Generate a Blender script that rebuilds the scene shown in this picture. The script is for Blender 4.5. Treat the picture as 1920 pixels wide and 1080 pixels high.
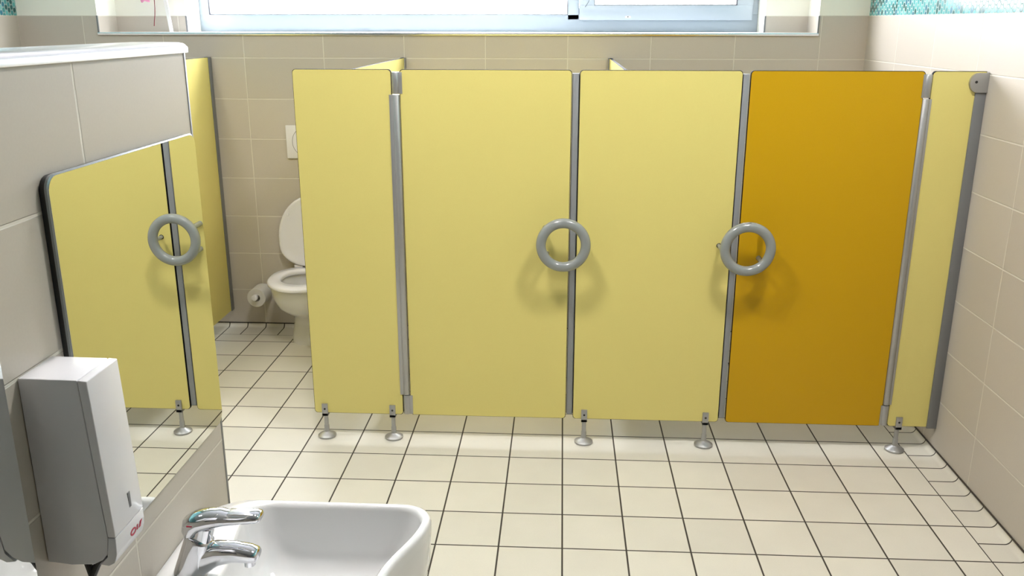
import bpy, bmesh, math, random
from mathutils import Vector, Matrix
random.seed(7)
for o in list(bpy.data.objects):
    bpy.data.objects.remove(o)
S = bpy.context.scene
COL = S.collection
PI = math.pi

# ------------------------------------------------------------------ camera
cam_data = bpy.data.cameras.new('camera')
cam_data.lens = 31.275
cam_data.sensor_width = 36.0
cam_data.clip_start = 0.02
cam = bpy.data.objects.new('camera', cam_data)
COL.objects.link(cam)
RX = Vector((0.99847, 0.055308, 0.00062)).normalized()
UP = Vector((-0.01641, 0.285495, 0.95824)).normalized()
FW = UP.cross(RX).normalized()
UP = RX.cross(FW).normalized()
M = Matrix((RX, UP, -FW)).transposed().to_4x4()
M.translation = Vector((-0.0231, -3.2420, 1.5783))
cam.matrix_world = M
S.camera = cam

# ------------------------------------------------------------------ world, light, exposure
W = bpy.data.worlds.new('overcast_daylight')
S.world = W
W.use_nodes = True
bgn = W.node_tree.nodes['Background']
bgn.inputs['Color'].default_value = (0.91, 0.93, 1.0, 1)
bgn.inputs['Strength'].default_value = 28.0
S.view_settings.view_transform = 'Standard'
S.view_settings.look = 'None'
S.view_settings.exposure = 0.0
S.view_settings.gamma = 1.0
LAMP_POWER = 142.0
YW = 1.2315        # back wall plane
XR = 1.4166        # right wall plane
XL = -0.735        # tiled low wall carrying mirrors and basin
XF = -2.73         # far left wall
ZC = 2.80          # ceiling
YB = -6.20         # wall behind the camera
LX0, LX1, LY1 = -0.855, XL, -1.548
NX0, NX1, WX0, WX1 = -2.324, 1.185, -1.957, 0.976   # niche and window opening
ZS, ZT = 1.531, 2.45                                # sill and lintel heights
YN, YG = YW + 0.20, YW + 0.38                       # niche back, window frame plane

pt = bpy.data.lights.new('window_portal', 'AREA')
pt.shape = 'RECTANGLE'
pt.size = WX1 - WX0
pt.size_y = ZT - ZS
pt.cycles.is_portal = True
po = bpy.data.objects.new('window_portal', pt)
COL.objects.link(po)
po.location = ((WX0 + WX1) / 2, YG + 0.16, (ZS + ZT) / 2)
po.rotation_euler = (-PI / 2, 0, 0)

# ------------------------------------------------------------------ materials
def lin(c):
    return tuple(((v / 255) / 12.92 if v / 255 <= 0.04045 else ((v / 255 + 0.055) / 1.055) ** 2.4) for v in c)

def mat(name, rgb, rough=0.5, metal=0.0, spec=0.5, coat=0.0, noise=0.0, nscale=40, bump=0.0, bscale=200):
    m = bpy.data.materials.new(name)
    m.use_nodes = True
    nt = m.node_tree
    b = nt.nodes['Principled BSDF']
    c = (*rgb, 1)
    b.inputs['Base Color'].default_value = c
    b.inputs['Roughness'].default_value = rough
    b.inputs['Metallic'].default_value = metal
    b.inputs['Specular IOR Level'].default_value = spec
    b.inputs['Coat Weight'].default_value = coat
    b.inputs['Coat Roughness'].default_value = 0.05
    if noise:
        g = nt.nodes.new('ShaderNodeNewGeometry')
        n = nt.nodes.new('ShaderNodeTexNoise')
        n.inputs['Scale'].default_value = nscale
        n.inputs['Detail'].default_value = 4
        nt.links.new(g.outputs['Position'], n.inputs['Vector'])
        r = nt.nodes.new('ShaderNodeMapRange')
        r.inputs['To Min'].default_value = 1 - noise
        r.inputs['To Max'].default_value = 1 + noise
        nt.links.new(n.outputs['Fac'], r.inputs['Value'])
        x = nt.nodes.new('ShaderNodeVectorMath')
        x.operation = 'SCALE'
        x.inputs[0].default_value = rgb
        nt.links.new(r.outputs['Result'], x.inputs['Scale'])
        nt.links.new(x.outputs['Vector'], b.inputs['Base Color'])
    if bump:
        g = nt.nodes.new('ShaderNodeNewGeometry')
        n = nt.nodes.new('ShaderNodeTexNoise')
        n.inputs['Scale'].default_value = bscale
        nt.links.new(g.outputs['Position'], n.inputs['Vector'])
        bp = nt.nodes.new('ShaderNodeBump')
        bp.inputs['Strength'].default_value = bump
        bp.inputs['Distance'].default_value = 0.001
        nt.links.new(n.outputs['Fac'], bp.inputs['Height'])
        nt.links.new(bp.outputs['Normal'], b.inputs['Normal'])
    return m

class NG:
    """small helper to write node maths"""
    def __init__(self, name):
        self.m = bpy.data.materials.new(name)
        self.m.use_nodes = True
        self.nt = self.m.node_tree
        self.b = self.nt.nodes['Principled BSDF']
        g = self.nt.nodes.new('ShaderNodeNewGeometry')
        s = self.nt.nodes.new('ShaderNodeSeparateXYZ')
        self.nt.links.new(g.outputs['Position'], s.inputs[0])
        self.pos = g.outputs['Position']
        self.x, self.y, self.z = s.outputs[0], s.outputs[1], s.outputs[2]
    def put(self, sock, v):
        if isinstance(v, (int, float)):
            sock.default_value = v
        elif isinstance(v, tuple):
            sock.default_value = v if len(v) == 4 else (*v, 1)
        else:
            self.nt.links.new(v, sock)
    def ma(self, op, a, b=0.0, c=None):
        n = self.nt.nodes.new('ShaderNodeMath')
        n.operation = op
        self.put(n.inputs[0], a)
        self.put(n.inputs[1], b)
        if c is not None:
            self.put(n.inputs[2], c)
        return n.outputs[0]
    def mix(self, f, a, b):
        n = self.nt.nodes.new('ShaderNodeMix')
        n.data_type = 'RGBA'
        self.put(n.inputs['Factor'], f)
        self.put(n.inputs['A'], a)
        self.put(n.inputs['B'], b)
        return n.outputs['Result']
    def line(self, coord, off, size, w):
        """distance to nearest grid line -> 0 on line .. 1 off it ; and the cell id"""
        t = self.ma('DIVIDE', self.ma('SUBTRACT', coord, off), size)
        f = self.ma('FRACT', t)
        d = self.ma('MULTIPLY', self.ma('MINIMUM', f, self.ma('SUBTRACT', 1.0, f)), size)
        n = self.nt.nodes.new('ShaderNodeMapRange')
        n.interpolation_type = 'SMOOTHSTEP'
        self.put(n.inputs['Value'], d)
        n.inputs['From Min'].default_value = w * 0.42
        n.inputs['From Max'].default_value = w * 0.75
        return n.outputs['Result'], self.ma('FLOOR', t)
    def rand(self, a, b=0.0, c=0.0):
        v = self.nt.nodes.new('ShaderNodeCombineXYZ')
        self.put(v.inputs[0], a); self.put(v.inputs[1], b); self.put(v.inputs[2], c)
        n = self.nt.nodes.new('ShaderNodeTexWhiteNoise')
        n.noise_dimensions = '3D'
        self.nt.links.new(v.outputs[0], n.inputs['Vector'])
        return n.outputs['Value']
    def noise(self, scale, detail=3):
        n = self.nt.nodes.new('ShaderNodeTexNoise')
        n.inputs['Scale'].default_value = scale
        n.inputs['Detail'].default_value = detail
        self.nt.links.new(self.pos, n.inputs['Vector'])
        return n.outputs['Fac']
    def scale(self, col, f):
        n = self.nt.nodes.new('ShaderNodeVectorMath')
        n.operation = 'SCALE'
        if isinstance(col, tuple):
            n.inputs[0].default_value = col[:3]
        else:
            self.nt.links.new(col, n.inputs[0])
        self.put(n.inputs['Scale'], f)
        return n.outputs[0]
    def bump(self, h, dist):
        n = self.nt.nodes.new('ShaderNodeBump')
        n.inputs['Distance'].default_value = dist
        n.inputs['Strength'].default_value = 1.0
        self.nt.links.new(h, n.inputs['Height'])
        self.nt.links.new(n.outputs[0], self.b.inputs['Normal'])
    def mr(self, v, a, b, c, d):
        n = self.nt.nodes.new('ShaderNodeMapRange')
        self.put(n.inputs['Value'], v)
        for k, q in zip(('From Min', 'From Max', 'To Min', 'To Max'), (a, b, c, d)):
            n.inputs[k].default_value = q
        return n.outputs['Result']

TILE = (0.50, 0.455, 0.395)
GROUT = (0.66, 0.62, 0.54)
PAINT = (0.82, 0.82, 0.74)
FTILE = (0.62, 0.592, 0.515)
FGROUT = (0.040, 0.032, 0.024)

def wall_tiles(name, axis, u0, z0, upper=None, ymask=None):
    g = NG(name)
    u = {'x': g.x, 'y': g.y}[axis]
    lu, iu = g.line(u, u0, 0.4, 0.0042)
    lv, iv = g.line(g.z, z0, 0.2, 0.0042)
    on = g.ma('MULTIPLY', lu, lv)
    tone = g.mr(g.rand(iu, iv), 0, 1, 0.965, 1.035)
    tone = g.ma('MULTIPLY', tone, g.mr(g.noise(230, 2), 0.3, 0.7, 0.985, 1.015))
    col = g.mix(on, GROUT, g.scale(TILE, tone))
    rough = g.mr(on, 0, 1, 0.8, 0.42)
    h = on
    if upper:
        up = g.ma('GREATER_THAN', g.z, 1.61)
        if ymask is not None:
            up = g.ma('MAXIMUM', up, g.ma('GREATER_THAN', g.y, ymask))
        if upper == 'paint':
            col = g.mix(up, col, PAINT)
            rough = g.ma('MAXIMUM', rough, g.ma('MULTIPLY', up, 0.85))
            h = g.ma('MAXIMUM', h, up)
        else:
            # oval glass penny mosaic: two staggered lattices
            pv, ph = 0.0255, 0.0442
            best = None
            for k in (0, 1):
                a = g.ma('ADD', g.ma('DIVIDE', u, ph), 0.5 * k)
                b = g.ma('ADD', g.ma('DIVIDE', g.ma('SUBTRACT', g.z, 1.61), pv), 0.5 * k + 0.5)
                ia, ib = g.ma('FLOOR', a), g.ma('FLOOR', b)
                da = g.ma('MULTIPLY', g.ma('SUBTRACT', g.ma('FRACT', a), 0.5), ph)
                db = g.ma('MULTIPLY', g.ma('SUBTRACT', g.ma('FRACT', b), 0.5), pv * 0.93)
                d = g.ma('SQRT', g.ma('ADD', g.ma('MULTIPLY', da, da), g.ma('MULTIPLY', db, db)))
                hgt = g.mr(d, 0.0104, 0.0121, 1, 0)
                r = g.rand(ia, ib, float(k + 3))
                if best is None:
                    best = (hgt, r)
                else:
                    use = g.ma('GREATER_THAN', hgt, best[0])
                    rr = g.ma('ADD', g.ma('MULTIPLY', use, r), g.ma('MULTIPLY', g.ma('SUBTRACT', 1.0, use), best[1]))
                    best = (g.ma('MAXIMUM', hgt, best[0]), rr)
            ramp = g.nt.nodes.new('ShaderNodeValToRGB')
            ramp.color_ramp.interpolation = 'CONSTANT'
            cols = [(0.0, (0.015, 0.11, 0.11)), (0.16, (0.05, 0.27, 0.28)), (0.42, (0.08, 0.35, 0.36)),
                    (0.66, (0.12, 0.42, 0.42)), (0.84, (0.03, 0.17, 0.24)), (0.93, (0.20, 0.48, 0.46))]
            el = ramp.color_ramp.elements
            el[0].position, el[0].color = 0, (*cols[0][1], 1)
            el[1].position, el[1].color = cols[1][0], (*cols[1][1], 1)
            for p_, c_ in cols[2:]:
                e = el.new(p_)
                e.color = (*c_, 1)
            g.nt.links.new(best[1], ramp.inputs[0])
            mos = g.mix(best[0], (0.42, 0.52, 0.50), ramp.outputs[0])
            col = g.mix(up, col, mos)
            mr_ = g.mr(best[0], 0, 1, 0.8, 0.16)
            rough = g.ma('ADD', g.ma('MULTIPLY', up, mr_), g.ma('MULTIPLY', g.ma('SUBTRACT', 1.0, up), rough))
            h = g.ma('ADD', g.ma('MULTIPLY', up, best[0]), g.ma('MULTIPLY', g.ma('SUBTRACT', 1.0, up), h))
    g.put(g.b.inputs['Base Color'], col)
    g.put(g.b.inputs['Roughness'], rough)
    g.bump(h, 0.0012)
    return g.m

def floor_tiles(name, u, u0, su, v=None, v0=0.0, sv=0.2):
    """u, v in 'xy'; grid lines for each, or only for u (cove strips)"""
    g = NG(name)
    ax = {'x': g.x, 'y': g.y}
    on, iu = g.line(ax[u], u0, su, 0.0045)
    iv = 0.0
    if v:
        lv, iv = g.line(ax[v], v0, sv, 0.0045)
        on = g.ma('MULTIPLY', on, lv)
    tone = g.mr(g.rand(iu, iv), 0, 1, 0.955, 1.045)
    tone = g.ma('MULTIPLY', tone, g.mr(g.noise(6, 3), 0.3, 0.7, 0.975, 1.025))
    tone = g.ma('MULTIPLY', tone, g.mr(g.noise(300, 2), 0.3, 0.7, 0.98, 1.02))
    g.put(g.b.inputs['Base Color'], g.mix(on, FGROUT, g.scale(FTILE, tone)))
    g.put(g.b.inputs['Roughness'], g.mr(on, 0, 1, 0.85, 0.40))
    g.bump(on, 0.0010)
    return g.m

m_wall_back = wall_tiles('greige_tiles_and_paint', 'x', 0.0, 0.01, 'paint', YN + 0.002)
m_wall_right = wall_tiles('greige_tiles_and_teal_mosaic', 'y', -0.3685, 0.01, 'mosaic')
m_wall_low = wall_tiles('greige_tiles_low_wall', 'y', -1.950, 0.127)
m_floor = floor_tiles('beige_floor_tiles', 'x', 0.0, 0.2, 'y', 0.0, 0.2)
m_cove_y = floor_tiles('beige_cove_tiles_side', 'y', 0.0, 0.1)
m_cove_x = floor_tiles('beige_cove_tiles_back', 'x', 0.0, 0.1)
m_paint = mat('cream_paint', PAINT, 0.85)
m_ceil = mat('darkened_ceiling_paint', (0.42, 0.42, 0.43), 0.9)  # unseen ceiling greyed down to weaken the bounced light
m_yellow = mat('pale_yellow_laminate', (0.70, 0.605, 0.195), 0.42, noise=0.03, nscale=500, bump=0.25, bscale=900)
m_ochre = mat('ochre_laminate', (0.53, 0.305, 0.002), 0.42, spec=0.3, noise=0.03, nscale=500, bump=0.25, bscale=900)
m_core = mat('black_laminate_core', (0.006, 0.006, 0.007), 0.75, spec=0.15)
m_alu = mat('anodised_aluminium', (0.42, 0.42, 0.42), 0.38, 0.75, bump=0.1, bscale=600)
m_alu_dk = mat('grey_profile', (0.22, 0.225, 0.235), 0.42, 0.45)
m_alu_st = mat('satin_grey_strip', (0.27, 0.28, 0.29), 0.45, 0.2)
m_steel = mat('brushed_steel', (0.75, 0.76, 0.80), 0.25, 1.0)
m_chrome = mat('chrome', (0.74, 0.75, 0.79), 0.06, 1.0)
m_ring = mat('grey_handle_plastic', (0.24, 0.255, 0.25), 0.22, coat=0.5)
m_screw = mat('black_screw', (0.01, 0.01, 0.01), 0.35)
m_ceramic = mat('white_ceramic', (0.72, 0.715, 0.715), 0.10, coat=0.6)
m_plastic = mat('white_plastic', (0.72, 0.71, 0.74), 0.22, coat=0.3)
m_seam = mat('grey_seam', (0.16, 0.16, 0.17), 0.6)
m_black = mat('black_plastic', (0.008, 0.008, 0.008), 0.4)
m_red = mat('red_print', (0.42, 0.012, 0.05), 0.4)
m_mirror = mat('mirror_silver', (0.90, 0.92, 0.90), 0.0, 1.0)
m_bevel = mat('ground_glass_edge', (0.25, 0.27, 0.28), 0.25, 0.5)
m_frame = mat('blue_grey_window_aluminium', (0.37, 0.43, 0.49), 0.35, 0.1)
m_gasket = mat('dark_gasket', (0.02, 0.02, 0.03), 0.6)
m_sill = mat('white_window_sill', (0.82, 0.83, 0.84), 0.3)
m_paper = mat('toilet_paper', (0.62, 0.60, 0.56), 0.9, bump=0.4, bscale=400)
m_pink = mat('pink_petal_fabric', (0.85, 0.35, 0.60), 0.6)
m_stem = mat('dark_red_stem', (0.16, 0.006, 0.02), 0.5)
m_ribbon = mat('white_slat', (0.85, 0.85, 0.85), 0.5)
m_thread = mat('clear_thread', (0.7, 0.7, 0.7), 0.5)
m_diff = bpy.data.materials.new('lit_diffuser')
m_diff.use_nodes = True
_b = m_diff.node_tree.nodes['Principled BSDF']
_b.inputs['Base Color'].default_value = (0.9, 0.9, 0.9, 1)
_b.inputs['Emission Color'].default_value = (1.0, 0.965, 0.93, 1)
_b.inputs['Emission Strength'].default_value = LAMP_POWER
m_glass = bpy.data.materials.new('window_glass')
m_glass.use_nodes = True
_nt = m_glass.node_tree
_nt.nodes.remove(_nt.nodes['Principled BSDF'])
_t = _nt.nodes.new('ShaderNodeBsdfTransparent')
_gl = _nt.nodes.new('ShaderNodeBsdfGlossy')
_gl.inputs['Roughness'].default_value = 0.02
_mx = _nt.nodes.new('ShaderNodeMixShader')
_mx.inputs[0].default_value = 0.06
_nt.links.new(_t.outputs[0], _mx.inputs[1])
_nt.links.new(_gl.outputs[0], _mx.inputs[2])
_nt.links.new(_mx.outputs[0], _nt.nodes['Material Output'].inputs[0])

# ------------------------------------------------------------------ mesh helpers
class MB:
    def __init__(self):
        self.bm = bmesh.new()
        self.mi = 0
    def mat(self, i):
        self.mi = i
        return self
    def _f(self, vs):
        try:
            f = self.bm.faces.new(vs)
            f.material_index = self.mi
            return f
        except ValueError:
            return None
    def box(self, x0, x1, y0, y1, z0, z1, bev=0.0, seg=2):
        r = bmesh.ops.create_cube(self.bm, size=1.0)
        vs = r['verts']
        for v in vs:
            v.co = Vector(((x0 + x1) / 2 + v.co.x * (x1 - x0), (y0 + y1) / 2 + v.co.y * (y1 - y0), (z0 + z1) / 2 + v.co.z * (z1 - z0)))
        fs = set(f for v in vs for f in v.link_faces)
        for f in fs:
            f.material_index = self.mi
        if bev:
            es = list(set(e for v in vs for e in v.link_edges))
            rr = bmesh.ops.bevel(self.bm, geom=es, offset=bev, segments=seg, affect='EDGES', profile=0.5)
            for f in rr['faces']:
                f.material_index = self.mi
        return self
    def prism(self, pts, ext, side=None):
        """extrude closed loop of Vectors by vector ext; side = material index of the rim faces"""
        ext = Vector(ext)
        a = [self.bm.verts.new(p) for p in pts]
        b = [self.bm.verts.new(Vector(p) + ext) for p in pts]
        self._f(a)
        self._f(list(reversed(b)))
        keep = self.mi
        if side is not None:
            self.mi = side
        n = len(a)
        for i in range(n):
            self._f([a[i], b[i], b[(i + 1) % n], a[(i + 1) % n]])
        self.mi = keep
        return self
    def loft(self, rings, closed=False, cap=True):
        R_ = [[self.bm.verts.new(p) for p in r] for r in rings]
        n = len(R_[0])
        k = len(R_)
        for i in range(k if closed else k - 1):
            A, B = R_[i], R_[(i + 1) % k]
            for j in range(n):
                self._f([A[j], A[(j + 1) % n], B[(j + 1) % n], B[j]])
        if cap and not closed:
            self._f(list(reversed(R_[0])))
            self._f(R_[-1])
        return self
    def lathe(self, prof, c=(0, 0, 0), axis='z', n=32, cap=True):
        """prof = [(radius, height)]"""
        rings = []
        for r, h in prof:
            ring = []
            for j in range(n):
                a = 2 * PI * j / n
                u, v = max(r, 1e-5) * math.cos(a), max(r, 1e-5) * math.sin(a)
                if axis == 'z': p = (u, v, h)
                elif axis == 'y': p = (u, h, v)
                else: p = (h, u, v)
                ring.append(Vector(p) + Vector(c))
            rings.append(ring)
        return self.loft(rings, cap=cap)
    def tube(self, pts, r, n=12, cap=True):
        pts = [Vector(p) for p in pts]
        rings = []
        up = Vector((0.13, 0.27, 0.95)).normalized()
        for i, p in enumerate(pts):
            t = (pts[min(i + 1, len(pts) - 1)] - pts[max(i - 1, 0)]).normalized()
            a = t.cross(up)
            if a.length < 0.05:
                a = t.cross(Vector((1, 0, 0)))
            a.normalize()
            b = t.cross(a)
            rr = r[i] if isinstance(r, (list, tuple)) else r
            rings.append([p + a * rr * math.cos(2 * PI * j / n) + b * rr * math.sin(2 * PI * j / n) for j in range(n)])
        return self.loft(rings, cap=cap)
    def torus(self, c, R, r, axis='y', n=64, m=20):
        rings = []
        for i in range(n):
            a = 2 * PI * i / n
            ring = []
            for j in range(m):
                b = 2 * PI * j / m
                q = R + r * math.cos(b)
                if axis == 'y': p = (q * math.cos(a), r * math.sin(b), q * math.sin(a))
                else: p = (q * math.cos(a), q * math.sin(a), r * math.sin(b))
                ring.append(Vector(p) + Vector(c))
            rings.append(ring)
        return self.loft(rings, closed=True)
    def build(self, name, mats, parent=None, smooth=True, angle=35, label=None):
        bmesh.ops.remove_doubles(self.bm, verts=self.bm.verts, dist=1e-6)
        bmesh.ops.recalc_face_normals(self.bm, faces=self.bm.faces)
        me = bpy.data.meshes.new(name)
        self.bm.to_mesh(me)
        self.bm.free()
        for q in (mats if isinstance(mats, (list, tuple)) else [mats]):
            me.materials.append(q)
        if smooth:
            for p in me.polygons:
                p.use_smooth = True
            me.set_sharp_from_angle(angle=math.radians(angle))
        o = bpy.data.objects.new(name, me)
        COL.objects.link(o)
        if parent is not None:
            o.parent = parent
            # parts are modelled in world coordinates: keep them there
            o.matrix_parent_inverse = WM[parent.name].inverted()
        WM[o.name] = Matrix.Identity(4)
        if label:
            o['label'] = label
        return o
WM = {}

def tag(o, label, cat, group=None):
    o['label'] = label
    o['category'] = cat
    if group:
        o['group'] = group
    return o

def thing(name, loc, label, cat, group=None):
    o = bpy.data.objects.new(name, None)
    o.empty_display_size = 0.05
    COL.objects.link(o)
    o.location = loc
    WM[o.name] = Matrix.Translation(Vector(loc))
    return tag(o, label, cat, group)

def struct(name, mb, mats, parent=None, **k):
    o = mb.build(name, mats, parent, **k)
    if parent is None:
        o['kind'] = 'structure'
    return o

def rrect(x0, x1, z0, z1, y, r, n=6, corners=(1, 1, 1, 1)):
    """rounded rectangle in the XZ plane; corners bl, br, tr, tl"""
    pts = []
    for (cx, cz, a0, c) in ((x0, z0, PI, corners[0]), (x1, z0, 1.5 * PI, corners[1]), (x1, z1, 0, corners[2]), (x0, z1, 0.5 * PI, corners[3])):
        rr = r if c else 0.0005
        ox = cx + (rr if cx == x0 else -rr)
        oz = cz + (rr if cz == z0 else -rr)
        for i in range(n + 1):
            a = a0 + PI / 2 * i / n
            pts.append(Vector((ox + rr * math.cos(a), y, oz + rr * math.sin(a))))
    return pts

def board(x0, x1, z0, z1, y0, y1, r, mats, name, parent, corners=(1, 1, 1, 1)):
    """laminate board with slim chamfer: coloured faces, black core on the rim"""
    mb = MB()
    c = 0.0017
    outer0 = rrect(x0, x1, z0, z1, y0 + c, r, corners=corners)
    inner0 = rrect(x0 + c, x1 - c, z0 + c, z1 - c, y0, r, corners=corners)
    outer1 = rrect(x0, x1, z0, z1, y1 - c, r, corners=corners)
    inner1 = rrect(x0 + c, x1 - c, z0 + c, z1 - c, y1, r, corners=corners)
    V = [[mb.bm.verts.new(p) for p in L] for L in (inner0, outer0, outer1, inner1)]
    n = len(outer0)
    mb.mat(0)._f(V[0])
    mb._f(list(reversed(V[3])))
    for k, mi in ((0, 1), (1, 1), (2, 1)):
        mb.mat(mi)
        for j in range(n):
            mb._f([V[k][j], V[k + 1][j], V[k + 1][(j + 1) % n], V[k][(j + 1) % n]])
    return mb.build(name, mats, parent)

# ------------------------------------------------------------------ room shell
struct('floor', MB().box(XF - 0.1, 1.31, YB - 0.1, 1.10, -0.10, 0.0), m_floor, smooth=False)
def cove(axis, a0, a1, inner, wall):
    """cove strip: 10 cm of floor tile turning up the wall"""
    mb = MB()
    r = 0.022
    prof = [(inner, -0.05), (inner, 0.0), (wall - r, 0.0)]
    for i in range(1, 9):
        t = PI / 2 * i / 8
        prof.append((wall - r + r * math.sin(t) * 0.93, r - r * math.cos(t)))
    prof += [(wall, r + 0.0003), (wall, -0.05)]
    rings = []
    for q in (a0, a1):
        rings.append([Vector((p, q, h)) if axis == 'y' else Vector((q, p, h)) for p, h in prof])
    return mb.loft(rings)
struct('trim_1', cove('y', YB, YW, 1.3140, XR), m_cove_y)
struct('trim_2', cove('x', XF, 1.3105, 1.1040, YW), m_cove_x)
mb = MB().box(1.30, 1.325, YB, 1.10, -0.03, -0.0006).box(XF, 1.31, 1.09, 1.115, -0.03, -0.0006)
mb.box(XR - 0.0045, XR - 0.0002, YB, YW, 0.0205, 0.0250).box(XF, XR, YW - 0.0045, YW - 0.0002, 0.0205, 0.0250)
struct('trim_3', mb, mat('dark_floor_grout', FGROUT, 0.9), smooth=False)

mb = MB()
A, B, C_, D = XF - 0.1, XR + 0.1, YW, YN
mb.box(A, B, C_, D, -0.1, ZS - 0.012).box(A, NX0, C_, D, ZS - 0.012, ZC).box(NX1, B, C_, D, ZS - 0.012, ZC).box(NX0, NX1, C_, D, ZT, ZC)
mb.box(A, B, D, YG + 0.14, -0.1, ZS - 0.012).box(A, WX0, D, YG + 0.14, ZS - 0.012, ZC).box(WX1, B, D, YG + 0.14, ZS - 0.012, ZC).box(WX0, WX1, D, YG + 0.14, ZT, ZC)
struct('wall_back', mb, m_wall_back, smooth=False)
struct('wall_right', MB().box(XR, XR + 0.1, YB - 0.1, YW, -0.1, ZC), m_wall_right, smooth=False)
struct('wall_left', MB().box(XF - 0.1, XF, YB - 0.1, YW, -0.1, ZC), m_wall_right, smooth=False)
struct('wall_front', MB().box(XF - 0.1, XR + 0.1, YB - 0.1, YB, -0.1, ZC), mat('brown_grey_bounce_cut', (0.20, 0.19, 0.18), 0.9), smooth=False)  # unseen wall coloured dark to cut light bounced from behind the camera
struct('ceiling', MB().box(XF - 0.1, XR + 0.1, YB - 0.1, YG + 0.14, ZC, ZC + 0.1), m_ceil, smooth=False)
struct('wall_middle', MB().box(LX0, LX1, YB, LY1, 0.0, 1.524), m_wall_low, smooth=False)

# aluminium cap and corner strip of the low wall
mb = MB()
prof = []
for i in range(13):
    a = PI * i / 12
    prof.append((0.5 * (LX0 + LX1) + (0.066) * math.cos(a) ** 3 * 1.0 if False else 0.5 * (LX0 + LX1) + 0.0665 * math.copysign(abs(math.cos(a)) ** 0.35, math.cos(a)), 1.530 + 0.013 * math.sin(a) ** 0.8))
prof = [(LX1 + 0.0065, 1.5235)] + prof + [(LX0 - 0.0065, 1.5235)]
mb.loft([[Vector((x, y, z)) for x, z in prof] for y in (YB, LY1 + 0.004)])
struct('trim_4', mb, m_steel)
mb = MB().box(LX1 - 0.008, LX1 + 0.0012, LY1 - 0.006, LY1 + 0.0014, 0.0, 1.5235, 0.0008)
struct('trim_5', mb, m_alu_dk)

# window sill slab, its bright metal nosing and the niche corner strips
mb = MB().box(NX0 + 0.001, NX1 - 0.001, YW - 0.004, YN, ZS - 0.012, ZS, 0.001).box(WX0 + 0.001, WX1 - 0.001, YN, YG + 0.05, ZS - 0.012, ZS)
struct('trim_6', mb, m_sill)
mb = MB().box(NX0 - 0.004, NX1 + 0.004, YW - 0.009, YW - 0.0042, ZS - 0.014, ZS - 0.0005, 0.0018)
struct('trim_7', mb, m_steel)
mb = MB().box(NX0 - 0.004, NX0 + 0.003, YW - 0.003, YW + 0.004, ZS, 1.61).box(NX1 - 0.003, NX1 + 0.004, YW - 0.003, YW + 0.004, ZS, 1.61)
mb.box(WX0 - 0.004, WX0 + 0.004, YN - 0.003, YN + 0.004, ZS, 1.61).box(WX1 - 0.004, WX1 + 0.004, YN - 0.003, YN + 0.004, ZS, 1.61)
struct('trim_8', mb, m_alu_dk)

# ------------------------------------------------------------------ window
win = bpy.data.objects.new('window_1', None)
COL.objects.link(win)
win.location = ((WX0 + WX1) / 2, YG, ZS)
WM[win.name] = Matrix.Translation(win.location)
win['kind'] = 'structure'
def frame_rect(mb, x0, x1, z0, z1, y0, y1, wl, wr, wb, wt, bev=0.003):
    mb.box(x0, x1, y0, y1, z0, z0 + wb, bev).box(x0, x1, y0, y1, z1 - wt, z1, bev)
    mb.box(x0, x0 + wl, y0, y1, z0 + wb - 0.001, z1 - wt + 0.001, bev).box(x1 - wr, x1, y0, y1, z0 + wb - 0.001, z1 - wt + 0.001, bev)
mb = MB()
frame_rect(mb, WX0, WX1, ZS, ZT, YG, YG + 0.07, 0.055, 0.035, 0.088, 0.06)
mb.box(-0.003, 0.058, YG, YG + 0.07, ZS + 0.06, ZT - 0.05, 0.003)
mb.box(0.05, 0.95, YG + 0.02, YG + 0.06, ZS + 0.08, ZS + 0.12)
struct('window_frame', mb, m_frame, win)
mb = MB()
frame_rect(mb, 0.059, 0.944, 1.590, ZT - 0.03, YG - 0.022, YG + 0.05, 0.078, 0.083, 0.075, 0.075)
struct('sash', mb, m_frame, win)
mb = MB()
frame_rect(mb, 0.135, 0.863, 1.663, ZT - 0.103, YG - 0.0235, YG + 0.02, 0.004, 0.004, 0.004, 0.004, 0.0005)
frame_rect(mb, -1.904, -0.001, 1.617, ZT - 0.058, YG - 0.0015, YG + 0.02, 0.004, 0.004, 0.003, 0.004, 0.0005)
struct('gasket', mb, m_gasket, win)
struct('pane', MB().box(-1.91, 0.0, YG + 0.028, YG + 0.034, 1.60, ZT - 0.05), m_glass, win, smooth=False)
struct('pane', MB().box(0.13, 0.87, YG + 0.008, YG + 0.014, 1.655, ZT - 0.095), m_glass, win, smooth=False)
o = struct('vent_plug', MB().box(0.294, 0.324, YG - 0.027, YG - 0.021, 1.601, 1.612, 0.001), m_plastic, win)
struct('plug_hole', MB().lathe([(0.0032, -0.0075), (0.0032, -0.001)], (0.309, YG - 0.02, 1.6065), 'y', 12), m_black, o)
struct('cord', MB().tube([(0.087, YG - 0.03, 1.656), (0.094, YG - 0.032, 1.664), (0.104, YG - 0.034, 1.680), (0.112, YG - 0.032, 1.70), (0.118, YG - 0.028, 1.74), (0.12, YG - 0.024, 1.80)], 0.0011, 8), m_screw, win)

# ------------------------------------------------------------------ cubicle front
FY, BY = -0.065, -0.052            # front and back face of the boards
Z0, Z1 = 0.103, 1.421
G_FOOT = 'support feet'

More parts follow.
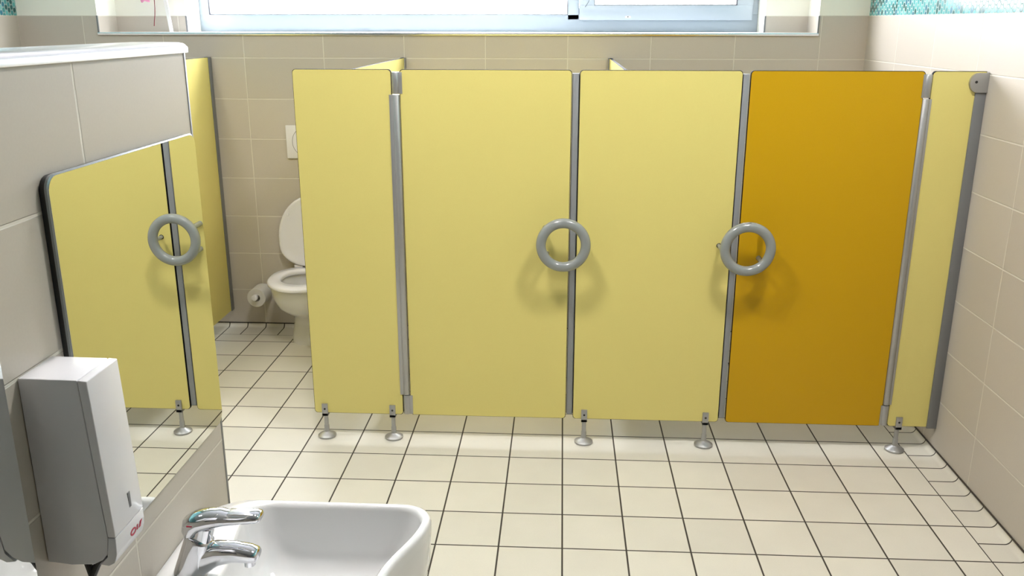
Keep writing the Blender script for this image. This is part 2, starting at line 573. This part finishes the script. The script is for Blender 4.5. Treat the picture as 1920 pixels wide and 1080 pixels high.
def foot(parent, x, y=-0.0585):
    f = MB().lathe([(0.0, 0.0), (0.0335, 0.0), (0.0355, 0.003), (0.0355, 0.0075), (0.033, 0.0095), (0.024, 0.0150), (0.013, 0.0195), (0.0105, 0.0215), (0.0, 0.0215)], (x, y, 0.0), n=40).build('foot', m_alu, parent)
    MB().lathe([(0.0, 0.0195), (0.0100, 0.0195), (0.0100, 0.0475), (0.0093, 0.0490), (0, 0.0490)], (x, y, 0), n=28).build('sleeve', m_alu, f)
    MB().lathe([(0.0, 0.046), (0.0082, 0.046), (0.0082, 0.101), (0, 0.101)], (x, y, 0), n=28).build('pole', m_alu, f)
    b = MB().box(x - 0.0115, x + 0.0115, FY - 0.0085, BY + 0.0085, 0.092, 0.1035, 0.001)
    b.box(x - 0.0115, x + 0.0115, FY - 0.0085, FY - 0.0002, 0.092, 0.143, 0.001).box(x - 0.0115, x + 0.0115, BY + 0.0002, BY + 0.0085, 0.092, 0.143, 0.001)
    b.build('bracket', m_alu, f)
    MB().lathe([(0.0, -0.0012), (0.0038, -0.0012), (0.0044, 0.0005), (0.0, 0.0005)], (x, FY - 0.0085, 0.1225), 'y', 16).build('screw', m_screw, f)
    return f

def hinge_tube(name, parent, xc, z0, z1, xa, xb):
    """rounded hinge profile with a wing clamping the board edge from xa to xb"""
    mb = MB().lathe([(0.0, z0), (0.0118, z0), (0.0128, z0 + 0.0015), (0.0128, z1 - 0.0015), (0.0118, z1), (0, z1)], (xc, -0.0610, 0), n=28)
    mb.box(xa, xb, FY - 0.0030, FY + 0.0002, z0, z1, 0.0008).box(xa, xb, BY - 0.0002, BY + 0.003, z0, z1, 0.0008)
    return mb.build(name, m_alu, parent)

p1 = thing('partition_panel', (-0.80, -0.0585, 0), 'pale yellow fixed partition panel beside the open toilet, free left edge, standing on two feet', 'partition')
board(-0.977, -0.6245, Z0, Z1, FY, BY, 0.012, [m_yellow, m_core], 'panel_board', p1)
foot(p1, -0.935); foot(p1, -0.667)
hinge_tube('hinge_post', p1, -0.6095, 0.1885, 1.334, -0.634, -0.617)

p2 = thing('partition_panel', (0.318, -0.0585, 0), 'pale yellow fixed partition panel between the two cubicle doors, standing on two feet', 'partition')
board(0.0375, 0.5965, Z0, Z1, FY, BY, 0.012, [m_yellow, m_core], 'panel_board', p2)
foot(p2, 0.082); foot(p2, 0.5475)
MB().box(0.0115, 0.0500, BY + 0.0005, BY + 0.009, 0.120, 1.409, 0.0006).box(0.0138, 0.0340, FY + 0.003, BY + 0.002, 0.120, 1.409, 0.0006).build('stop_strip', m_alu_st, p2, label='grey strip closing the gap to the pale door')
MB().box(0.5850, 0.6205, BY + 0.0005, BY + 0.009, 0.120, 1.409, 0.0006).box(0.5992, 0.6195, FY + 0.003, BY + 0.002, 0.120, 1.409, 0.0006).build('stop_strip', m_alu_st, p2, label='grey strip closing the gap to the ochre door')
RY = -0.150
def stub(parent, x, z):
    s = MB().lathe([(0.0, FY + 0.0001), (0.0092, FY + 0.0001), (0.0092, FY - 0.0012), (0, FY - 0.0012)], (x, 0, z), 'y', 20).build('door_stop', m_black, parent, label='black stop seat with light grey pin')
    MB().lathe([(0.0, FY - 0.001), (0.0072, FY - 0.001), (0.0072, RY + 0.030), (0.006, RY + 0.025), (0.0, RY + 0.025)], (x, 0, z), 'y', 20).build('pin', m_ring, s)
stub(p2, 0.0760, 0.806)
stub(p2, 0.5540, 0.802)

p3 = thing('partition_panel', (1.31, -0.0585, 0), 'narrow pale yellow fixed panel between ochre door and right wall, on one foot', 'partition')
board(1.2330, 1.4120, Z0, Z1, FY, BY, 0.012, [m_yellow, m_core], 'panel_board', p3, corners=(1, 0, 0, 1))
foot(p3, 1.2760)
hinge_tube('hinge_post', p3, 1.2215, 0.1920, 1.328, 1.228, 1.240)
mb = MB().box(1.3800, XR - 0.0008, FY - 0.007, FY - 0.0002, 0.100, 1.350, 0.001).box(1.3800, XR - 0.0008, BY + 0.0002, BY + 0.007, 0.100, 1.350, 0.001)
mb.box(1.4124, XR - 0.0008, FY - 0.001, BY + 0.001, 0.100, 1.350)
wp = mb.build('wall_profile', m_alu_dk, p3)
def cap_prof(y):
    x0, x1, z0, z1 = 1.355, XR - 0.0008, 1.351, 1.416
    pts = [Vector((x1, y, z0)), Vector((x1, y, z1))]
    for i in range(13):
        a = PI / 2 + PI * i / 12
        pts.append(Vector((x0 + 0.028 + 0.028 * math.cos(a), y, (z0 + z1) / 2 + (z1 - z0) / 2 * math.sin(a))))
    return pts
mb = MB().prism(cap_prof(FY - 0.0125), (0, 0.0123, 0)).prism(cap_prof(BY + 0.0002), (0, 0.0123, 0))
cp = mb.build('bracket_cap', m_alu, wp)
MB().lathe([(0, -0.0125 - 0.001), (0.0042, -0.0135), (0.005, -0.012), (0, -0.012)], (1.3755, FY, 1.386), 'y', 18).build('screw', m_screw, p3)

def ring_handle(parent, cx, cz, angles):
    h = MB().torus((cx, RY, cz), 0.0800, 0.0178).build('ring_handle', m_ring, parent, label='grey glossy ring handle')
    for a in angles:
        x, z = cx + 0.080 * math.cos(math.radians(a)), cz + 0.080 * math.sin(math.radians(a))
        MB().tube([(x, RY + 0.004, z), (x, FY - 0.0004, z)], 0.0100, 20).build('post', m_ring, h)
d1 = thing('cubicle_door', (-0.292, -0.0585, Z0), 'pale yellow cubicle door with grey ring handle at its right edge', 'door')
board(-0.5950, 0.0100, Z0, Z1, FY, BY, 0.012, [m_yellow, m_core], 'door_leaf', d1)
hinge_tube('hinge_knuckle', d1, -0.6095, 1.3375, 1.4120, -0.602, -0.586)
hinge_tube('hinge_knuckle', d1, -0.6095, 0.1080, 0.1855, -0.602, -0.586)
ring_handle(d1, -0.0105, 0.8165, (147, 222))
d2 = thing('cubicle_door', (0.917, -0.0585, Z0), 'dark ochre yellow cubicle door with grey ring handle at its left edge', 'door')
board(0.6235, 1.2100, Z0, Z1, FY, BY, 0.012, [m_ochre, m_core], 'door_leaf', d2)
hinge_tube('hinge_knuckle', d2, 1.2215, 1.3320, 1.4100, 1.203, 1.216)
hinge_tube('hinge_knuckle', d2, 1.2215, 0.1080, 0.1885, 1.203, 1.216)
ring_handle(d2, 0.6405, 0.8110, (-42, 38))

# ------------------------------------------------------------------ side dividers reaching the back wall
def divider(x, y0, label):
    d = thing('cubicle_divider', (x, (y0 + YW) / 2, 0), label, 'partition')
    mb = MB()
    pts = rrect(y0, YW - 0.006, 0.100, 1.412, 0, 0.012, corners=(1, 0, 0, 1))
    loop = [Vector((x - 0.0065, p.x, p.z)) for p in pts]
    mb.mat(0).prism(loop, (0.013, 0, 0), side=1)
    mb.build('divider_board', [m_yellow, m_core], d)
    mb = MB()
    for s in (-1, 1):
        a, b = sorted((x + s * 0.0067, x + s * 0.0115))
        mb.box(a, b, YW - 0.036, YW - 0.0005, 0.098, 1.4135, 0.0008)
    mb.box(x - 0.0067, x + 0.0067, YW - 0.005, YW - 0.0005, 0.098, 1.4135)
    mb.build('wall_profile', m_alu_dk, d)
    if x < -1.5:
        f = MB().lathe([(0, 0), (0.0335, 0), (0.0355, 0.003), (0.0355, 0.0075), (0.013, 0.0195), (0.0, 0.0215)], (x, y0 + 0.07, 0), n=32).build('foot', m_alu, d)
        MB().tube([(x, y0 + 0.07, 0.018), (x, y0 + 0.07, 0.101)], 0.009, 20).build('pole', m_alu, f)
divider(-1.779, -0.05, 'pale yellow partition to the left of the open toilet, reaching the tiled back wall')
divider(-0.803, BY + 0.001, 'pale yellow side partition, its top showing above the left fixed panel near the hinge')
divider(0.208, BY + 0.001, 'pale yellow side partition meeting the fixed middle panel, only a sliver of its top showing')

# ------------------------------------------------------------------ toilet
TX = -1.291
def egg(y_c, hw, lf, lb, z, n=48, sx=1.0, p=2.25):
    """egg ring: half width hw, front length lf (towards -y), back length lb"""
    r = []
    for i in range(n):
        a = 2 * PI * i / n
        c, s = math.cos(a), math.sin(a)
        e = 2 / (p if s > 0 else 2.0)
        x = hw * math.copysign(abs(c) ** e, c)
        y = (lb if s > 0 else lf) * math.copysign(abs(s) ** e, s)
        r.append(Vector((TX + x * sx, y_c + y, z)))
    return r
toilet = thing('toilet', (TX, 1.10, 0), 'white wall-side toilet with raised lid, left half showing in the open cubicle', 'toilet')
mb = MB()
rings = [egg(1.075, 0.112, 0.125, 0.150, 0.0), egg(1.075, 0.110, 0.125, 0.150, 0.03), egg(1.085, 0.100, 0.115, 0.140, 0.10),
         egg(1.08, 0.103, 0.125, 0.145, 0.150), egg(1.05, 0.128, 0.185, 0.175, 0.185), egg(1.02, 0.154, 0.215, 0.205, 0.225),
         egg(1.005, 0.170, 0.225, 0.222, 0.275), egg(1.0, 0.176, 0.226, 0.226, 0.320), egg(1.0, 0.176, 0.226, 0.226, 0.332),
         egg(1.0, 0.170, 0.220, 0.222, 0.338), egg(0.99, 0.125, 0.170, 0.130, 0.338), egg(0.99, 0.120, 0.165, 0.125, 0.325),
         egg(1.0, 0.112, 0.150, 0.115, 0.26), egg(1.02, 0.075, 0.095, 0.085, 0.19), egg(1.03, 0.03, 0.04, 0.04, 0.165)]
mb.loft(rings)
bowl = mb.build('bowl', m_ceramic, toilet, angle=60)
mb = MB()
so = [(0.175, 0.236, 0.175, 0.340), (0.183, 0.245, 0.180, 0.345), (0.183, 0.245, 0.180, 0.354), (0.175, 0.236, 0.174, 0.361)]
si = [(0.126, 0.168, 0.110, 0.363), (0.118, 0.160, 0.104, 0.356), (0.116, 0.158, 0.102, 0.346), (0.120, 0.162, 0.106, 0.340)]
mb.loft([egg(0.985, a, b, c, z) for a, b, c, z in so + si], closed=True)
seat = mb.build('seat', m_plastic, toilet, angle=60)
# raised lid: egg outline standing upright, leaning back a little
def lid_pt(x, t, d):
    """x across, t up along lid, d thickness towards the room"""
    a = math.radians(7)
    return Vector((TX + x, 1.155 + t * math.sin(a) - d * math.cos(a), 0.372 + t * math.cos(a) + d * math.sin(a)))
def lid_ring(grow, d, n=48):
    r = []
    for i in range(n):
        a = 2 * PI * i / n
        c, s = math.cos(a), math.sin(a)
        hw, up, dn = 0.183 - grow, 0.212 - grow, 0.158 - grow
        e = 2 / (2.0 if s > 0 else 3.4)
        x = hw * math.copysign(abs(c) ** e, c) * (1.0 if s > 0 else (1 - 0.20 * abs(s) ** 2))
        t = 0.150 + (up if s > 0 else dn) * math.copysign(abs(s) ** e, s)
        r.append(lid_pt(x, t, d))
    return r
mb = MB().loft([lid_ring(0.012, 0.0), lid_ring(0.002, 0.003), lid_ring(0.0, 0.008), lid_ring(0.004, 0.014), lid_ring(0.012, 0.016), lid_ring(0.022, 0.011), lid_ring(0.06, 0.0095)])
lid = mb.build('lid', m_plastic, toilet, angle=60)
for sx in (-1, 1):
    c = lid_pt(sx * 0.130, 0.262, 0.0085)
    MB().lathe([(0.0, 0.004), (0.0075, 0.004), (0.0075, -0.004), (0.005, -0.007), (0, -0.007)], c, 'y', 16).build('buffer', m_plastic, lid)
    MB().lathe([(0, -0.022), (0.011, -0.022), (0.011, 0.022), (0, 0.022)], (TX + sx * 0.085, 1.160, 0.362), 'x', 20).build('hinge', m_plastic, toilet)

# flush plate
fp = thing('flush_plate', (-1.292, YW, 0.996), 'white rectangular flush plate on the tiles above the toilet', 'flush plate')
MB().box(-1.4155, -1.1700, YW - 0.013, YW - 0.0003, 0.914, 1.081, 0.003).build('plate', m_plastic, fp)
bt = MB().lathe([(0.0, -0.0142), (0.074, -0.0142), (0.0745, -0.0130), (0, -0.0130)], (-1.3085, YW, 0.998), 'y', 48).build('button', m_plastic, fp)
MB().torus((-1.3085, YW - 0.0133, 0.998), 0.0755, 0.0011, 'y', 64, 8).build('groove', m_seam, fp)

# toilet roll and its wall pin
RXc, RZc = -1.594, 0.214
h = thing('toilet_roll_holder', (RXc, YW, RZc), 'small white pin holder on the back wall carrying the toilet roll', 'toilet roll holder')
MB().lathe([(0, YW - 0.0004), (0.030, YW - 0.0004), (0.030, YW - 0.006), (0.026, YW - 0.010), (0, YW - 0.010)], (RXc, 0, RZc), 'y', 28).build('wall_plate', m_plastic, h)
MB().lathe([(0, YW - 0.009), (0.010, YW - 0.009), (0.010, 1.075), (0, 1.075)], (RXc, 0, RZc), 'y', 20).build('pin', m_plastic, h)
MB().lathe([(0, 1.080), (0.0155, 1.080), (0.0165, 1.074), (0.015, 1.062), (0.010, 1.059), (0, 1.059)], (RXc, 0, RZc), 'y', 24).build('end_knob', m_plastic, h)
mb = MB()
prof = [(0.020, 1.094), (0.0475, 1.094), (0.0490, 1.096), (0.0490, 1.198), (0.0475, 1.200), (0.020, 1.200)]
rings = []
for r, y in prof:
    rings.append([Vector((RXc + r * math.cos(2 * PI * j / 40), y, RZc - 0.009 + r * math.sin(2 * PI * j / 40))) for j in range(40)])
mb.loft(rings, closed=True)
tag(mb.build('toilet_roll', m_paper), 'greyish toilet roll on the wall pin left of the toilet bowl', 'toilet roll')

# ------------------------------------------------------------------ mirrors on the low wall
def mirror(y0, y1, z0, z1, label, near=True):
    t = thing('mirror', (XL, (y0 + y1) / 2, z0), label, 'mirror')
    def loop(x, g, r=0.022):
        return [Vector((x, p.x, p.z)) for p in rrect(y0 + g, y1 - g, z0 + g, z1 - g, 0, r)]
    MB().prism(loop(XL + 0.0004, 0.002), (0.0086, 0, 0)).build('backing', m_black, t)
    mb = MB()
    a = [mb.bm.verts.new(p) for p in loop(XL + 0.0092, 0.0)]
    b = [mb.bm.verts.new(p) for p in loop(XL + 0.0128, 0.0)]
    c = [mb.bm.verts.new(p) for p in loop(XL + 0.0142, 0.0022)]
    n = len(a)
    for j in range(n):
        k = (j + 1) % n
        mb._f([a[j], b[j], b[k], a[k]]); mb._f([b[j], c[j], c[k], b[k]])
    mb._f(list(reversed(a)))
    mb.build('glass_edge', m_bevel, t)
    MB().prism(loop(XL + 0.0143, 0.0023), (0.0004, 0, 0)).build('mirror_surface', m_mirror, t)
    return t
mirror(-2.080, -1.572, 0.781, 1.378, 'frameless mirror with rounded corners on the tiled low wall, above the basin, behind the dispenser')
mirror(-2.740, -2.236, 0.781, 1.378, 'frameless mirror at the left edge of the photo, nearer than the dispenser')

# ------------------------------------------------------------------ dispenser
dp = thing('soap_dispenser', (XL, -2.1445, 0.85), 'tall white wall dispenser with red logo, mounted on tiles between the two mirrors', 'dispenser')
Y0, Y1 = -2.192, -2.107
def side(pts, y0=Y0, y1=Y1, bev=0.0, mats=m_plastic, name='x', parent=None):
    mb = MB().prism([Vector((x, y0, z)) for x, z in pts], (0, y1 - y0, 0))
    if bev:
        bmesh.ops.bevel(mb.bm, geom=list(mb.bm.edges), offset=bev, segments=3, affect='EDGES', profile=0.5)
    return mb.build(name, mats, parent, angle=40)
body = side([(XL + 0.001, 0.851), (XL + 0.001, 1.1285), (-0.6535, 1.1275), (-0.6430, 0.893), (-0.6450, 0.868), (-0.655, 0.856), (-0.668, 0.849), (-0.70, 0.848)], Y0 + 0.0008, Y1 - 0.0008, 0.0015, name='body', parent=dp)
cover = side([(-0.6528, 1.1275), (-0.6400, 1.1265), (-0.6310, 0.893), (-0.6423, 0.8935)], bev=0.0015, name='cover', parent=dp)
chin = side([(-0.6425, 0.8925), (-0.6310, 0.8920), (-0.6325, 0.866), (-0.6370, 0.8530), (-0.6460, 0.8480), (-0.6600, 0.850), (-0.6450, 0.862)], Y0, Y1, 0.0012, name='chin', parent=dp)
MB().box(-0.6338, -0.6316, -2.144, -2.137, 0.912, 0.936, 0.0006).build('lock_slot', m_seam, dp)
# three red characters on the chin
e_y = Vector((0, 1, 0))
e_v = (Vector((-0.6310, 0, 0.892)) - Vector((-0.6325, 0, 0.866))).normalized()
e_n = e_v.cross(Vector((0, -1, 0)))
if e_n.x < 0: e_n = -e_n
org = Vector((-0.6321, -2.151, 0.8730)) + e_n * 0.0001
def L(u, v): return org + e_y * u + e_v * v
mb = MB()
n = 24
def oval(ru, rv, cu, cv): return [L(cu + ru * math.cos(2 * PI * j / n), cv + rv * math.sin(2 * PI * j / n)) for j in range(n)]
o1, o2 = oval(0.0085, 0.0055, 0.009, 0), oval(0.0060, 0.0028, 0.009, 0)
up = e_n * 0.0006
V = [[mb.bm.verts.new(p) for p in q] for q in (o1, [p + up for p in o1], [p + up for p in o2], o2)]
for k in range(4):
    for j in range(n):
        mb._f([V[k][j], V[(k + 1) % 4][j], V[(k + 1) % 4][(j + 1) % n], V[k][(j + 1) % n]])
mb.prism([L(0.0195, -0.0038), L(0.0222, -0.0038), L(0.0232, 0.0038), L(0.0205, 0.0038)], up)
mb.prism([L(0.0255, -0.0042), L(0.0310, -0.0042), L(0.0330, 0.0004), L(0.0280, 0.0004)], up)
mb.prism([L(0.0285, 0.0009), L(0.0335, 0.0009), L(0.0365, 0.0044), L(0.0305, 0.0044)], up)
mb.build('logo', m_red, dp, smooth=False, label='red OIS lettering')
# black push lever under the body
mb = MB().tube([(-0.692, -2.172, 0.852), (-0.6885, -2.172, 0.838), (-0.684, -2.172, 0.815)], 0.0052, 10)
mb.tube([(-0.664, -2.172, 0.852), (-0.674, -2.172, 0.838), (-0.683, -2.172, 0.820)], 0.0052, 10)
mb.build('push_lever', m_black, dp)

# ------------------------------------------------------------------ washbasin
wb = thing('washbasin', (XL, -1.90, 0.45), 'white ceramic washbasin with tall rim on the low wall, in the foreground', 'washbasin')
def warp(p):
    """concave front edge and a deck bulging round the tap"""
    w = max(0.0, 1 - abs(p.y + 1.896) / 0.215)
    w = math.sin(PI / 2 * w) ** 2
    k = min(1.0, max(0.0, (p.x + 0.47) / 0.15))
    m = min(1.0, max(0.0, (-0.50 - p.x) / 0.10)) * (1.0 if p.x > -0.70 else 0.0)
    return Vector((p.x - 0.055 * w * k + 0.026 * w * m, p.y, p.z))
def brect(x0, x1, y0, y1, z, r, rb=None, n=8):
    """plan outline with rounded corners; rb = radius of the corners at the wall"""
    rb = r if rb is None else rb
    pts = []
    for cx, cy, a0, rr in ((x0, y0, PI, rb), (x1, y0, 1.5 * PI, r), (x1, y1, 0, r), (x0, y1, 0.5 * PI, rb)):
        ox = cx + (rr if cx == x0 else -rr)
        oy = cy + (rr if cy == y0 else -rr)
        for i in range(n + 1):
            a = a0 + PI / 2 * i / n
            pts.append(Vector((ox + rr * math.cos(a), oy + rr * math.sin(a), z)))
    out_ = []
    k = len(pts)
    for i in range(k):
        out_.append(pts[i])
        if i % (n + 1) == n:
            q = pts[(i + 1) % k]
            for t in range(1, 20):
                out_.append(pts[i].lerp(q, t / 20))
    return [warp(p) for p in out_]
bx0 = XL + 0.0008
by0, by1 = -2.165, -1.627
def out(g, z, gx=None): return brect(bx0, -0.270 - (g if gx is None else gx), by0 + g, by1 - g, z, 0.060, 0.095)
def inn(g, z, r=0.052): return brect(-0.645 + g, -0.290 - g, by0 + 0.022 + g, by1 - 0.020 - g, z, r)
mb = MB()
mb.loft([out(0.06, 0.440), out(0.03, 0.452), out(0.012, 0.485), out(0.004, 0.54), out(0.0, 0.600), out(0.0, 0.620), out(0.0015, 0.6265), out(0.006, 0.6300),
         inn(-0.006, 0.6300), inn(-0.0015, 0.6262), inn(0.0, 0.620), inn(0.006, 0.585), inn(0.018, 0.53, 0.07), inn(0.035, 0.502, 0.07), inn(0.065, 0.490, 0.06), inn(0.12, 0.484, 0.03)])
mb.build('bowl', m_ceramic, wb, angle=60)
MB().lathe([(0, 0.4845), (0.026, 0.4845), (0.028, 0.486), (0.024, 0.4885), (0.015, 0.487), (0, 0.4865)], (-0.465, -1.90, 0), n=32).build('drain', m_chrome, wb)
MB().tube([(-0.50, -1.90, 0.455), (-0.50, -1.90, 0.30), (-0.52, -1.90, 0.27), (-0.60, -1.90, 0.27), (XL - 0.002, -1.90, 0.27)], 0.016, 20).build('waste_pipe', m_chrome, wb)

# ------------------------------------------------------------------ mixer tap
FYc = -1.90
tap = thing('basin_tap', (-0.675, FYc, 0.630), 'chrome single-lever tap with red mark standing on the white basin', 'tap')
def sect(c, t, hw, hh, n=32, p=2.6):
    """superellipse section at c (x,z), tangent t (x,z), half width hw (y), half height hh"""
    t = Vector((t[0], 0, t[1])).normalized()
    nrm = Vector((-t.z, 0, t.x))
    r = []
    for i in range(n):
        a = 2 * PI * i / n
        cc, s = math.cos(a), math.sin(a)
        r.append(Vector((c[0], FYc, c[1])) + Vector((0, 1, 0)) * hw * math.copysign(abs(cc) ** (2 / p), cc) + nrm * hh * math.copysign(abs(s) ** (2 / p), s))
    return r
mb = MB()
mb.loft([sect((-0.6725, 0.6302), (0.1, 1), 0.0280, 0.0300), sect((-0.6720, 0.634), (0.2, 1), 0.0275, 0.0295), sect((-0.664, 0.660), (0.33, 1), 0.0250, 0.0265), sect((-0.655, 0.688), (0.33, 1), 0.0240, 0.0250),
         sect((-0.6480, 0.708), (0.33, 1), 0.0236, 0.0245), sect((-0.6500, 0.7165), (0.33, 1), 0.0225, 0.0205), sect((-0.6520, 0.7190), (0.33, 1), 0.0205, 0.0160)])
mb.build('body', m_chrome, tap, angle=50)
mb = MB()
mb.loft([sect((-0.668, 0.650), (1, 0.75), 0.0220, 0.0260), sect((-0.646, 0.668), (1, 0.45), 0.0215, 0.0265), sect((-0.618, 0.680), (1, 0.12), 0.0205, 0.0215), sect((-0.588, 0.6835), (1, -0.04), 0.0198, 0.0170),
         sect((-0.560, 0.681), (1, -0.12), 0.0190, 0.0145), sect((-0.5475, 0.679), (1, -0.15), 0.0175, 0.0115), sect((-0.5435, 0.6785), (1, -0.15), 0.0135, 0.0070)])
sp = mb.build('spout', m_chrome, tap, angle=50)
MB().lathe([(0, 0.0), (0.0100, 0.0), (0.0100, 0.014), (0, 0.014)], (-0.562, FYc, 0.658), n=24).build('aerator', m_chrome, sp)
mb = MB().loft([sect((-0.6440, 0.711), (0.33, 1), 0.0195, 0.0185), sect((-0.6400, 0.724), (0.33, 1), 0.0190, 0.0180), sect((-0.637, 0.736), (0.33, 1), 0.0190, 0.0180)])
mb.build('cartridge_neck', m_chrome, tap, angle=50)
mb = MB()
mb.loft([sect((-0.6610, 0.7195), (0.25, 1), 0.0200, 0.0110), sect((-0.6590, 0.7260), (0.40, 1), 0.0228, 0.0165), sect((-0.6560, 0.7370), (0.85, 1), 0.0236, 0.0185), sect((-0.6440, 0.7445), (1, 0.35), 0.0236, 0.0180),
         sect((-0.6250, 0.7490), (1, 0.14), 0.0228, 0.0160), sect((-0.6030, 0.7520), (1, 0.10), 0.0205, 0.0130), sect((-0.5950, 0.7515), (1, 0.08), 0.0192, 0.0108), sect((-0.570, 0.7530), (1, 0.08), 0.0178, 0.0098),
         sect((-0.5400, 0.7560), (1, 0.08), 0.0170, 0.0090), sect((-0.5345, 0.7564), (1, 0.08), 0.0150, 0.0070), sect((-0.5320, 0.7566), (1, 0.08), 0.0100, 0.0035)])
lv = mb.build('lever', m_chrome, tap, angle=45)
MB().box(-0.5900, -0.5440, FYc - 0.0105, FYc + 0.0105, 0.7605, 0.7640, 0.0012).build('lever_inlay', m_steel, lv)
MB().box(-0.6580, -0.6480, FYc - 0.0240, FYc - 0.0205, 0.7440, 0.7464, 0.0006).build('red_mark', m_red, lv, label='small red hot-water mark')

# ------------------------------------------------------------------ things on the window sill
dec = thing('hanging_flower', (-2.085, 1.33, 2.448), 'pink artificial blossom with dark red stem hanging over the left end of the sill', 'decoration')
stem = [(-2.072, 1.33, 1.760), (-2.070, 1.33, 1.720), (-2.0695, 1.33, 1.680), (-2.071, 1.33, 1.645), (-2.075, 1.33, 1.610), (-2.081, 1.33, 1.582), (-2.088 + 0.004, 1.33, 1.560)]
MB().tube(stem, [0.0016, 0.0017, 0.0019, 0.002, 0.0021, 0.0022, 0.0024], 8).build('stem', m_stem, dec)
MB().tube([(-2.072, 1.33, 1.758), (-2.078, 1.33, 2.1), (-2.085, 1.33, 2.449)], 0.0005, 6).build('thread', m_thread, dec)
def petal(c, ax, up_, ln, wd, name='petal'):
    c, ax, up_ = Vector(c), Vector(ax).normalized(), Vector(up_).normalized()
    sd = ax.cross(up_).normalized()
    nrm = sd.cross(ax)
    mb = MB()
    rings = []
    for i in range(9):
        t = i / 8
        w = wd * math.sin(PI * min(1, 0.06 + t * 0.90)) ** 0.75
        cc = c + ax * ln * t + nrm * 0.012 * math.sin(PI * t)
        rings.append([cc + sd * w * math.cos(2 * PI * j / 16) + nrm * (0.0014 * math.sin(2 * PI * j / 16) + 0.005 * math.cos(2 * PI * j / 16) ** 2) for j in range(16)])
    mb.loft(rings)
    return mb.build(name, m_pink, dec, angle=60)
for cx, cz in ((-2.110, 1.702), (-2.088, 1.728)):
    for k in range(5):
        a = 2 * PI * k / 5 + 0.4
        petal((cx, 1.326, cz), (math.cos(a), -0.25, math.sin(a)), (0, -1, 0), 0.036, 0.013)
    MB().tube([(cx, 1.327, cz), (-2.0715, 1.33, cz + 0.02)], 0.0012, 8).build('twig', m_stem, dec)
sl = MB()
sl.prism([Vector((-2.0075, 1.33, ZS + 0.0002)), Vector((-1.9895, 1.33, ZS + 0.0002)), Vector((-2.0130 - 0.05, 1.40, 1.95)), Vector((-2.0310 - 0.05, 1.40, 1.95))], (0, 0.003, 0.0))
tag(sl.build('white_slat', m_ribbon), 'narrow white slat leaning in the window niche near the hanging flower', 'slat')

# ------------------------------------------------------------------ ceiling lamps and one added fill lamp
lamp_labels = ['round white ceiling lamp over the right half of the floor', 'round white ceiling lamp over the left half of the floor',
               'small round fill lamp added over the way to the open toilet cubicle']  # third one is added only to brighten the left back wall
for (lx, ly, lr), lb in zip(((0.74, -1.18, 0.157), (-0.62, -1.15, 0.157), (-2.05, -0.40, 0.105)), lamp_labels):
    t = thing('ceiling_lamp', (lx, ly, ZC), lb, 'lamp')
    MB().lathe([(lr + 0.018, ZC - 0.0005), (lr + 0.018, ZC - 0.045), (lr + 0.011, ZC - 0.05), (lr + 0.001, ZC - 0.05), (lr + 0.001, ZC - 0.0005)], (lx, ly, 0), n=48, cap=False).build('housing', m_plastic, t)
    MB().lathe([(0, ZC - 0.044), (lr, ZC - 0.044), (lr, ZC - 0.040), (0, ZC - 0.040)], (lx, ly, 0), n=48).build('diffuser', m_diff, t)
